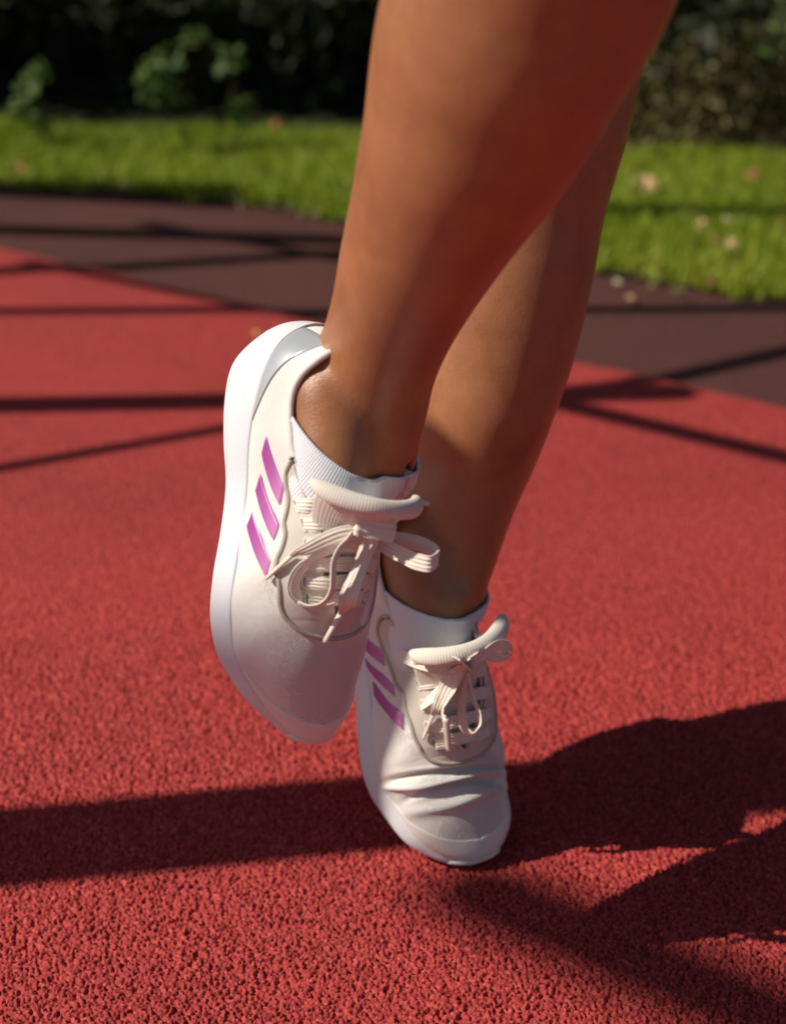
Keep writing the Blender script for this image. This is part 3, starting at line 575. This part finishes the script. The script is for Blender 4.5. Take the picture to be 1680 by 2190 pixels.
body = link('body', me, M_skin, person)
md = body.modifiers.new('r', 'REMESH'); md.mode = 'VOXEL'; md.voxel_size = .0035; md.use_smooth_shade = True
md = body.modifiers.new('s', 'SMOOTH'); md.factor = .5; md.iterations = 10
apply_mods(body)

def sock(S, p0, n0, name_label):
    """sock shell lifted off the skin below the plane through a traced point of its top edge"""
    b = bmesh.new(); b.from_mesh(body.data); bv = BVHTree.FromBMesh(b)
    h = bv.ray_cast(Vector(CAM), Vector(nrm(at(*p0, 1)-CAM))); pts = [np.array(h[0])]
    n_ = nrm(n0[0]*RGT+n0[1]*UPV-n0[2]*FWD) if not isinstance(n0, list) else nrm(np.cross(at(*n0[0])-pts[0], at(*n0[1])-pts[0])); n_ = n_ if n_@UPV > 0 else -n_; cen = S.world([[0, .07, .06]])[0]
    bmesh.ops.delete(b, geom=[v for v in b.verts if np.linalg.norm(np.array(v.co)-cen) > .115], context='VERTS')
    bmesh.ops.bisect_plane(b, geom=b.verts[:]+b.edges[:]+b.faces[:], plane_co=Vector(pts[0]), plane_no=Vector(n_), clear_outer=True, dist=1e-6)
    b.verts.ensure_lookup_table(); seed = min(b.verts, key=lambda v: np.linalg.norm(np.array(v.co)-pts[0])); seen = {seed}; st_ = [seed]
    while st_:
        for e in st_.pop().link_edges:
            for v in e.verts:
                if v not in seen: seen.add(v); st_.append(v)
    bmesh.ops.delete(b, geom=[v for v in b.verts if v not in seen], context='VERTS')
    me = bpy.data.meshes.new('m'); b.to_mesh(me)
    ax = S.world([[0, .07, .14]])[0] - cen; ax = nrm(n_); e1 = nrm(np.cross(ax, [0, 0, 1])); e2 = np.cross(ax, e1); c0 = cen
    b.normal_update(); co = np.array([v.co for v in b.verts]); no = np.array([v.normal for v in b.verts]); dist = (pts[0]-co)@n_     # depth below the top edge
    cuff = sm(.012, .010, dist); off = .0014 + .0007*cuff; co2 = co + no*off[:, None]
    for v, p in zip(b.verts, co2): v.co = p
    b.to_mesh(me); ang = np.arctan2((co-cen)@e2, (co-cen)@e1); attr2(me, 'suv', np.stack([ang*.036, dist, 0*ang], -1))
    o = link('sock', me, M_sock, person); o['label'] = name_label; md = o.modifiers.new('s', 'SOLIDIFY'); md.thickness = .0011; md.offset = 1; b.free()
    # rolled top edge
    b = bmesh.new(); b.from_mesh(me); ed = [e for e in b.edges if e.is_boundary and all(abs((pts[0]-np.array(v.co))@n_) < .0016 for v in e.verts)]
    vs = {v for e in ed for v in e.verts}; P = np.array([v.co for v in vs]); b.free(); cc = (P.max(0)+P.min(0))/2; NA = 72
    an = np.arctan2((P-cc)@e2, (P-cc)@e1); rr = np.hypot((P-cc)@e2, (P-cc)@e1); cen_a = (np.arange(NA)+.5)/NA*2*math.pi-math.pi; rad = np.zeros(NA)
    for q_ in range(NA):
        dd = np.abs((an-cen_a[q_]+math.pi) % (2*math.pi)-math.pi); sel = dd < .10; rad[q_] = rr[sel].max() if sel.any() else np.nan
    rad = np.where(np.isnan(rad), np.nanmean(rad), rad)
    for _ in range(1): rad = (np.roll(rad, 1)+2*rad+np.roll(rad, -1))/4
    hgt_ = float(np.median((P-cc)@n_)); P = cc + n_*hgt_ + (np.cos(cen_a)*rad)[:, None]*e1 + (np.sin(cen_a)*rad)[:, None]*e2; P = np.r_[P, P[:1]]; P = resample(P, 140); P[-1] = P[0]
    V, Fc = tube_vf(P, .0013, 10, cap=False); m2 = mesh(V, Fc); attr2(m2, 'suv', np.stack([np.repeat(np.arange(140)*.0018, 10), np.tile(np.arange(10)*.001, 140)], -1)); link('sock_hem', finish(m2), M_sock, o)
sock(S1, (785, 1024), [(644, 815, .937), (888, 998, .949)], "white ankle sock of the lifted front foot")
sock(S2, (930, 1320), (.30, .88, .35), "white ankle sock of the foot on the ground, bluish in the shade")

# ------------------------------------------------------------------ ground
def height_field(x0, x1, y0, y1, cell):
    """irregular elongated rubber granules packed as a surface"""
    nx = int((x1-x0)/cell); ny = int((y1-y0)/cell); Hh = np.zeros((ny, nx), np.float32)
    n = int((x1-x0)*(y1-y0)/(1.68e-3**2)); gx = rng.random(n)*nx; gy = rng.random(n)*ny; an = rng.random(n)*math.pi
    a = (1.05+.80*rng.random(n))*1e-3/cell; b_ = a*(.48+.36*rng.random(n)); top = .25+.75*rng.random(n)**.8
    ca, sa = np.cos(an), np.sin(an); tx = (rng.random(n)-.5)*.5; ty = (rng.random(n)-.5)*.5; K = 5
    for dx in range(-K, K+1):
        for dy in range(-K, K+1):
            ix = np.floor(gx).astype(int)+dx; iy = np.floor(gy).astype(int)+dy; ux = ix+.5-gx; uy = iy+.5-gy
            p = (ux*ca+uy*sa)/a; q = (-ux*sa+uy*ca)/b_; r2 = np.abs(p)**2.6+np.abs(q)**2.6; ok = (r2 < 1) & (ix >= 0) & (ix < nx) & (iy >= 0) & (iy < ny)
            h = top[ok]*(1-r2[ok])**.24 + (tx[ok]*p[ok]+ty[ok]*q[ok])*.5; np.maximum.at(Hh, (iy[ok], ix[ok]), h.astype(np.float32))
    return Hh
X0, X1, Y0, Y1, CELL = -.60, .60, .56, 1.62, .45e-3
HF = height_field(X0, X1, Y0, Y1, CELL)
def hsamp(x, y):
    fx = np.clip((x-X0)/CELL-.5, 0, HF.shape[1]-1.001); fy = np.clip((y-Y0)/CELL-.5, 0, HF.shape[0]-1.001); i = fx.astype(int); j = fy.astype(int); u = fx-i; v = fy-j
    return HF[j, i]*(1-u)*(1-v)+HF[j, i+1]*u*(1-v)+HF[j+1, i]*(1-u)*v+HF[j+1, i+1]*u*v
NR, NC = 960, 1200
ty = np.linspace(0, 1, NR); ya, yb = .60, 1.58; yy = 1/(1/ya*(1-ty)+1/yb*ty)           # rows bunch up near the camera
xx = np.linspace(-1, 1, NC); HWf = lambda y: .27*(y*.906+.2916)+.11
XX = xx[None]*HWf(yy)[:, None]; YY = np.repeat(yy[:, None], NC, 1)
fade = np.minimum(np.minimum(sm(0, .02, ty)[:, None]*np.ones(NC), sm(1, .75, ty)[:, None]*np.ones(NC)), sm(1, .97, np.abs(xx))[None]*np.ones((NR, 1)))
hh = hsamp(XX, YY); AMP = .0034
ZZ = (hh-.95)*AMP*fade + .0008*(np.sin(XX*31+YY*17)+np.sin(YY*43-XX*11))*.3*fade
V = np.stack([XX, YY, ZZ], -1).reshape(-1, 3).astype(np.float32)
me = fast_quads(V, gridfaces(NR, NC)); attr(me, 'dense', fade.ravel())
red_in = link('red_rubber_surface', me, M_red); tag(red_in, kind='structure')
# boundary of the red disc and of the lawn, traced on the ground
redge = [(-6, 4.6), (-2.5, 3.42)] + [tuple(gnd(*p)[:2]) for p in [(0, 530), (300, 597), (690, 690), (1230, 772), (1450, 818), (1680, 872)]] + [(1.2, 1.36), (2.6, .55), (5, -.8)]
gedge = [(-7, 4.4), (-2.5, 3.4)] + [tuple(gnd(*p)[:2]) for p in [(0, 392), (250, 405), (480, 425), (700, 462), (1000, 520), (1280, 582), (1500, 612), (1680, 642)]] + [(1.2, 1.9), (3, 1.05), (7, -1)]
hw0, hw1 = HWf(ya), HWf(yb)
def sheet(name, polys, z, mat, **kw):
    V = []; Fc = []
    for p in polys:
        Fc.append(tuple(range(len(V), len(V)+len(p)))); V += [(x, y, z) for x, y in p]
    me = mesh(V, Fc); b = bmesh.new(); b.from_mesh(me); bmesh.ops.triangulate(b, faces=b.faces[:]); bmesh.ops.recalc_face_normals(b, faces=b.faces)
    for f in b.faces:
        if f.normal.z < 0: f.normal_flip()
    b.to_mesh(me); b.free(); o = link(name, me, mat, smooth=False); tag(o, kind='structure', **kw); return o
e_ = [tuple(p) for p in resample(np.array(redge), 60)]
frame_poly = [(-6, 4.6), (-6, -3), (0, -3), (0, ya), (-hw0, ya), (-hw1, yb), (0, yb)]
iL = [p for p in e_ if p[0] < 0][1:]; iR = [p for p in e_ if p[0] >= 0]
y_mid = np.interp(0, [p[0] for p in e_], [p[1] for p in e_])
left_poly = frame_poly + [(0, y_mid)] + iL[::-1]
right_poly = [(0, -3), (5, -3)] + iR[::-1] + [(0, y_mid), (0, yb), (hw1, yb), (hw0, ya), (0, ya)]
ro = sheet('red_rubber_ground', [left_poly, right_poly], -.0004, M_red)
sheet('dark_rubber_ground', [[(-60, -20), (60, -20), (60, 80), (-60, 80)]], -.006, M_brown)

# boundaries as functions and the lawn
lawn_poly = [tuple(p) for p in resample(np.array(gedge), 80)]
def grass_mat(name, a, b, c_):
    n = N(name); g = n.node('ShaderNodeAttribute', _attribute_name='grad').outputs['Fac']; col = n.ramp(g, [(0.0, a), (0.6, b), (1.0, c_)])
    n.set(Base_Color=col, Roughness=0.6); tr = n.node('ShaderNodeBsdfTranslucent'); n.lk(col, tr.inputs[0]); mx = n.node('ShaderNodeMixShader'); mx.inputs[0].default_value = .35
    n.lk(n.b.outputs[0], mx.inputs[1]); n.lk(tr.outputs[0], mx.inputs[2]); n.lk(mx.outputs[0], n.t.nodes['Material Output'].inputs['Surface']); return n.m
M_grass = grass_mat("grass_blades", (0.15, 0.22, 0.009), (0.27, 0.37, 0.012), (0.44, 0.44, 0.05))
M_soil = plain("dark_soil", (0.035, 0.040, 0.016), 0.95, ((60, 0.004),), 0.1, 0.4)
lawn = sheet('lawn', [lawn_poly + [(7, 20), (-7, 20)]], 0.0, M_soil)
gx = np.array([p[0] for p in lawn_poly]); gy = np.array([p[1] for p in lawn_poly])
nb = 150000; x = rng.uniform(-1.5, 1.5, nb*2); y = rng.uniform(1.7, 4.1, nb*2); e = np.interp(x, gx, gy) + .02*np.sin(x*23)+.015*np.sin(x*61); ok = (y < np.interp(x, [-3, -.82, -.1, .48, .75, 3], [3.60, 3.39, 3.32, 3.13, 3.08, 2.7])-.03+.03*np.sin(x*13)) & (y > e - .03*rng.random(nb*2)**3) & (np.abs(x) < .30*y+.45)
x, y = x[ok][:nb], y[ok][:nb]; n_ = len(x); h = rng.uniform(.012, .038, n_)*(.8+.3*np.sin(x*5+y*3)*np.sin(y*7)); an = rng.uniform(0, 2*math.pi, n_); wv = rng.uniform(.0011, .0024, n_); ln = rng.uniform(0, .9, n_)*h; la = rng.uniform(0, 2*math.pi, n_)
cx, cy_ = np.cos(an)*wv, np.sin(an)*wv; b0 = np.stack([x-cx, y-cy_, 0*x], -1); b1 = np.stack([x+cx, y+cy_, 0*x], -1)
m0 = np.stack([x-cx*.8+np.cos(la)*ln*.35, y-cy_*.8+np.sin(la)*ln*.35, h*.6], -1); m1 = m0 + np.stack([2*cx*.8, 2*cy_*.8, 0*x], -1); tp = np.stack([x+np.cos(la)*ln, y+np.sin(la)*ln, h], -1)
V = np.stack([b0, b1, m1, m0, tp], 1).reshape(-1, 3); i0 = np.arange(n_)*5; F3 = np.concatenate([np.stack([i0, i0+1, i0+2], -1), np.stack([i0, i0+2, i0+3], -1), np.stack([i0+3, i0+2, i0+4], -1)])
me = fast_quads(V, F3); gr = np.clip(.5+.22*rng.standard_normal(n_)+.12*np.sin(x*3.1+1)+.1*np.sin(y*9), 0, 1); gr = np.where(rng.random(n_) < .04, 1, gr); attr(me, 'grad', np.repeat(gr, 5))
tag(link('grass', me, M_grass, smooth=False), kind='stuff')

# leaves -------------------------------------------------------------
def leaf_cloud(P, size, gradv, up=.5, aspect=.5):
    """one folded, pointed leaf (4 faces) at each point"""
    n = len(P); d = nrm(rng.standard_normal((n, 3))+np.array([0, 0, -.3])); nn = nrm(rng.standard_normal((n, 3))+np.array([0, 0, up*2])); sdv = nrm(np.cross(d, nn)); nn = np.cross(sdv, d); L = size[:, None]
    o = [P, P+d*L*.35+sdv*L*aspect*.5+nn*L*.08, P+d*L*.75+sdv*L*aspect*.32+nn*L*.05, P+d*L, P+d*L*.75-sdv*L*aspect*.32+nn*L*.05, P+d*L*.35-sdv*L*aspect*.5+nn*L*.08, P+d*L*.38, P+d*L*.75]
    V = np.stack(o, 1).reshape(-1, 3); k = np.arange(n)*8; Q = np.concatenate([np.stack([k, k+1, k+6, k+6], -1)[:, :3], np.stack([k, k+6, k+5, k], -1)[:, :3], np.stack([k+1, k+2, k+7], -1), np.stack([k+1, k+7, k+6], -1), np.stack([k+2, k+3, k+7], -1), np.stack([k+3, k+4, k+7], -1), np.stack([k+4, k+5, k+6], -1), np.stack([k+4, k+6, k+7], -1)])
    me = fast_quads(V, Q); attr(me, 'grad', np.repeat(gradv, 8)); return me
M_hedge = grass_mat("dark_hedge_leaves", (0.012, 0.018, 0.004), (0.025, 0.034, 0.008), (0.045, 0.055, 0.014))
M_olive = grass_mat("olive_shrub_leaves", (0.09, 0.080, 0.024), (0.19, 0.165, 0.05), (0.34, 0.27, 0.11))
M_sprig = grass_mat("pale_green_sprig_leaves", (0.045, 0.09, 0.014), (0.10, 0.17, 0.035), (0.20, 0.28, 0.08))
M_bark = plain("brown_bark", (0.05, 0.035, 0.022), 0.9, ((80, 0.002),), 0.1, 0.3)
hb = lambda x: np.interp(x, [-3, -.82, -.1, .48, .75, 3], [3.62, 3.41, 3.34, 3.14, 3.09, 2.7])      # foot of the hedge
def stems(pts, r, name, parent, k=5):
    parts = []
    for (x, y, h, lx, ly) in pts:
        z = np.linspace(0, 1, 7)[:, None]; P = np.array([[x, y, -.01]])+z*np.array([[lx, ly, h]])+.02*np.sin(z*5+x*9)*np.array([[1, .6, 0]]); parts.append(tube_vf(P, np.linspace(r, r*.35, 7), k))
    V, Fc, _ = join_meshes(parts); return link(name, finish(mesh(V, Fc)), M_bark, parent)
hd = empty('hedge', (0, 3.8, 0)); tag(hd, "dark dense hedge overhanging the far edge of the lawn", "hedge")
n = 60000; x = rng.uniform(-3.0, 3.0, n); z = rng.uniform(.0, 1.0, n)**1.0*1.5; t = rng.random(n)**1.4
fr_ = hb(x) + np.where(z < .30, .22-.35*sm(.05, .34, z), (.0-.06*sm(.4, .9, z))*sm(.5, .2, x) + .40*sm(.25, .55, x)) + .05*np.sin(x*7)+.04*np.sin(x*17+z*9); y = fr_ + t*(.9+.4*(z > .3))
me = leaf_cloud(np.stack([x, y, z], -1), rng.uniform(.035, .065, n), np.clip(.4+.3*rng.standard_normal(n), 0, 1)); link('foliage', me, M_hedge, hd, smooth=False)
stems([(xx_, hb(xx_)+rng.uniform(.2, .7), 1.1, rng.uniform(-.2, .2), rng.uniform(-.2, .2)) for xx_ in np.linspace(-2.6, 2.6, 22)], .022, 'trunk', hd)
sb = empty('shrub', (1.0, 3.3, 0)); tag(sb, "dull olive shrub at the right, in front of the dark hedge", "shrub")
n = 12000; x = rng.uniform(.42, 1.55, n); z = rng.random(n)**1.3*(.20+.16*sm(.5, .95, x)); y = hb(x)-.02+.04*np.sin(x*19)+rng.random(n)*.35-.1*z
link('foliage', leaf_cloud(np.stack([x, y, z], -1), rng.uniform(.008, .022, n), np.clip(.5+.3*rng.standard_normal(n), 0, 1)), M_olive, sb, smooth=False)
stems([(xx_, hb(xx_)+.15, .26, rng.uniform(-.08, .08), rng.uniform(-.1, .05)) for xx_ in np.linspace(.5, 1.5, 14)], .006, 'stem', sb)
# young sprigs catching the sun in front of the hedge
def sprig(px, py, wpx, hpx, Y, lab, dens=46):
    v = at(px, py, 1)-CAM; P0 = CAM+v*(Y/v[1]); d = (P0-CAM)@FWD; rx = wpx/2*d/F; rz = hpx/2*d/F; e0 = empty('young_plant', (P0[0], Y, 0)); tag(e0, lab, "plant", "young plants in front of the hedge")
    P = P0 + rng.standard_normal((dens, 3))*np.array([rx*.5, .025, rz*.5]); P[:, 2] = np.maximum(P[:, 2], .01)
    link('foliage', leaf_cloud(P, rng.uniform(.016, .034, dens), np.clip(.5+.35*rng.standard_normal(dens), 0, 1), up=.9, aspect=.7), M_sprig, e0, smooth=False)
    stems([(P0[0]+rng.uniform(-rx, rx)*.5, Y, max(P0[2]+rz*.5, .04), rng.uniform(-.01, .01), 0) for _ in range(4)], .0018, 'stem', e0)
sprig(350, 168, 112, 90, 3.02, "largest pale green young plant before the hedge", 70)
sprig(487, 128, 66, 60, 3.05, "pale green young plant before the hedge, up and right of the largest one", 26)
sprig(78, 172, 60, 60, 3.10, "dim young plant before the hedge near the left frame edge", 20)
sprig(70, 225, 90, 60, 3.14, "low dim young plant under another one at the left edge", 22)
sprig(516, 235, 46, 70, 3.08, "small upright young plant where the lawn meets the hedge, left of the leg", 26)
sprig(408, 85, 50, 40, 3.05, "faint young plant high above the largest one", 9)
sprig(1660, 70, 60, 120, 3.0, "tall dim young plant at the upper right corner", 22)

M_dry = [plain("dry_leaf_"+k, c_, 0.75, ((90, 0.001),), 0.3, 0.35) for k, c_ in (("tan", (0.62, 0.40, 0.20)), ("ochre", (0.55, 0.33, 0.10)), ("rust", (0.36, 0.14, 0.06)), ("pale", (0.66, 0.55, 0.36)))]
def fallen_leaf(px, py, wpx, mi, tilt, lab, z=.018, grp="dry leaves scattered on the lawn"):
    P0 = gnd(px, py, z); d = (P0-CAM)@FWD; L = wpx*d/F*.62; k = 44; a = np.linspace(0, 2*math.pi, k, endpoint=False)
    r = L*(.72+.22*np.cos(5*a+.4)*(.6+.4*np.cos(a))+.07*np.cos(11*a+px)+.05*rng.standard_normal(k)*.4); V = [(0, 0, 0)]
    for f in (.5, 1.0):
        for j in range(k): V.append((r[j]*f*math.cos(a[j]), r[j]*f*.8*math.sin(a[j]), L*f*f*(.22*math.cos(2*a[j]+px)+.10*math.sin(3*a[j]+py))))
    Fc = [(0, 1+j, 1+(j+1) % k) for j in range(k)] + [(1+j, 1+k+j, 1+k+(j+1) % k, 1+(j+1) % k) for j in range(k)]
    M = Matrix.Rotation(rng.uniform(0, 6.28), 3, 'Z'); T = Matrix.Rotation(R(tilt), 3, 'X'); V = np.array([T@(M@Vector(v)) for v in V])
    e0 = empty('fallen_leaf', tuple(P0)); tag(e0, lab, "leaf", grp)
    bl_ = link('blade', finish(mesh(V+P0, Fc)), M_dry[mi], e0); md = bl_.modifiers.new('s', 'SOLIDIFY'); md.thickness = .0004
    b = V[1+k]*1.0; V2, F2 = tube_vf(np.array([V[0]+P0, b*.6+P0, b*1.5+P0+np.array([0, 0, .004])]), .0009, 6); link('stalk', finish(mesh(V2, F2)), M_dry[mi], e0)
for a_ in [(1380, 398, 64, 0, 55, "largest tan dry leaf on the lawn, just right of the legs"), (42, 362, 30, 1, 75, "ochre dry leaf standing upright at the left edge of the lawn"), (590, 268, 26, 2, 50, "small rusty leaf where the lawn meets the dark hedge"),
    (1612, 374, 34, 2, 45, "rusty brown leaf alone on the upper right lawn"), (1500, 483, 32, 0, 50, "tan leaf of the right lawn cluster, left and highest of its four"), (1556, 470, 24, 3, 40, "small pale leaf right of a tan one on the right lawn"),
    (1528, 515, 28, 2, 50, "brown leaf of the lawn cluster touching a paler larger leaf"), (1566, 526, 42, 0, 45, "pale tan leaf, lowest and widest of the right lawn cluster"), (1665, 492, 28, 2, 50, "brown leaf on the lawn at the right frame edge"),
    (1516, 600, 24, 2, 60, "dark rust leaf on the grass border right of the legs"), (1310, 345, 22, 0, 40, "small tan leaf high on the lawn close to the back leg")]: fallen_leaf(*a_)
for a_ in [(1346, 637, 22, 0, 25, "small tan leaf on the dark rubber right of the legs"), (548, 714, 22, 1, 25, "small ochre leaf on the border of the red rubber left of the leg"), (1318, 600, 20, 3, 25, "pale leaf bit on the dark rubber close to the grass")]: fallen_leaf(*a_, z=.004, grp="dry leaves on the rubber")
tufts = [(205, 385, "pale tuft on the grass border, nearest the left edge but one"), (255, 394, "pale tuft on the grass border, left of a close pair"), (280, 401, "pale tuft on the grass border, lower right of a close pair at the left"),
    (425, 420, "pale tuft on the grass border at the middle of its left stretch"), (500, 430, "pale tuft on the grass border just left of a dark gap in the lawn edge"), (582, 437, "broader pale tuft on the grass border left of the leg"),
    (615, 438, "pale tuft on the grass border, third counting leftwards from the front leg"), (670, 452, "pale tuft on the grass border closest to the front shin"), (1395, 596, "pale tuft on the grass border close to the back leg"),
    (1440, 612, "pale tuft on the right stretch of the grass border, farther from the legs"), (90, 384, "pale tuft on the grass border under the upright ochre leaf")]
M_clover = grass_mat("pale_clover", (0.15, 0.15, 0.05), (0.26, 0.23, 0.11), (0.36, 0.31, 0.18))
for px, py, lab in tufts:
    P0 = gnd(px, py, .012); n = 5; me = leaf_cloud(P0+rng.standard_normal((n, 3))*np.array([.007, .007, .003]), rng.uniform(.008, .017, n), rng.random(n)); tag(link('clover_tuft', me, M_clover, smooth=False), lab, "tuft", "pale tufts along the grass border")

# climbing frame standing outside the frame to the left; its bars and ropes throw the shadow lines
M_steel = plain("grey_painted_steel", (0.25, 0.27, 0.28), 0.4, Metallic=0.6)
M_rope = plain("dark_net_rope", (0.05, 0.05, 0.055), 0.8)
def lift(p, h): return gnd(*p) - SUN*h/-SUN[2]*-1 if False else gnd(*p) + (-SUN)*(h/(-SUN[2]))
cf = empty('climbing_frame', (-1.6, 1.8, 0)); tag(cf, "steel and rope climbing frame beside the rubber surface, seen only as shadow lines", "climbing frame")
def bar(name, A, B, hA, hB, r, mat, sag=0):
    P0, P1 = lift(A, hA), lift(B, hB); t = np.linspace(0, 1, 16)[:, None]; P = P0*(1-t)+P1*t; P[:, 2] -= sag*np.sin(t[:, 0]*math.pi)
    V, Fc = tube_vf(P, r, 14, upv=(0.1, .2, 1)); link(name, finish(mesh(V, Fc)), mat, cf)
bar('post', (-900, 1893), (1690, 1650), .95, 1.1, .048, M_steel)
bar('steel_bar', (-300, 668), (2100, 647), 1.0, 1.2, .016, M_steel)
bar('steel_bar', (-300, 872), (1445, 838), 1.3, 1.3, .027, M_steel)
bar('rope', (-200, 1036), (620, 890), 1.3, 1.5, .012, M_rope)
bar('rope', (620, 890), (1400, 812), 1.5, 1.6, .012, M_rope)
bar('rope', (1330, 820), (2000, 668), 1.5, 1.8, .017, M_rope)
bar('rope', (1120, 845), (2000, 1052), 1.2, 1.5, .016, M_rope)
bar('steel_bar', (-200, 592), (800, 528), 1.5, 1.7, .022, M_steel)
bar('rope', (60, 560), (800, 705), 1.6, 1.4, .012, M_rope)
bar('rope', (-200, 478), (800, 508), 1.9, 2.0, .030, M_rope)
bar('rope', (300, 470), (800, 560), 1.9, 1.9, .014, M_rope)
bar('rope', (-100, 398), (520, 428), 2.0, 2.2, .040, M_rope)
bar('rope', (1200, 462), (2000, 488), 2.0, 2.2, .030, M_rope)
bar('steel_bar', (1025, 1905), (2050, 2345), 3.6, 4.2, .034, M_steel)
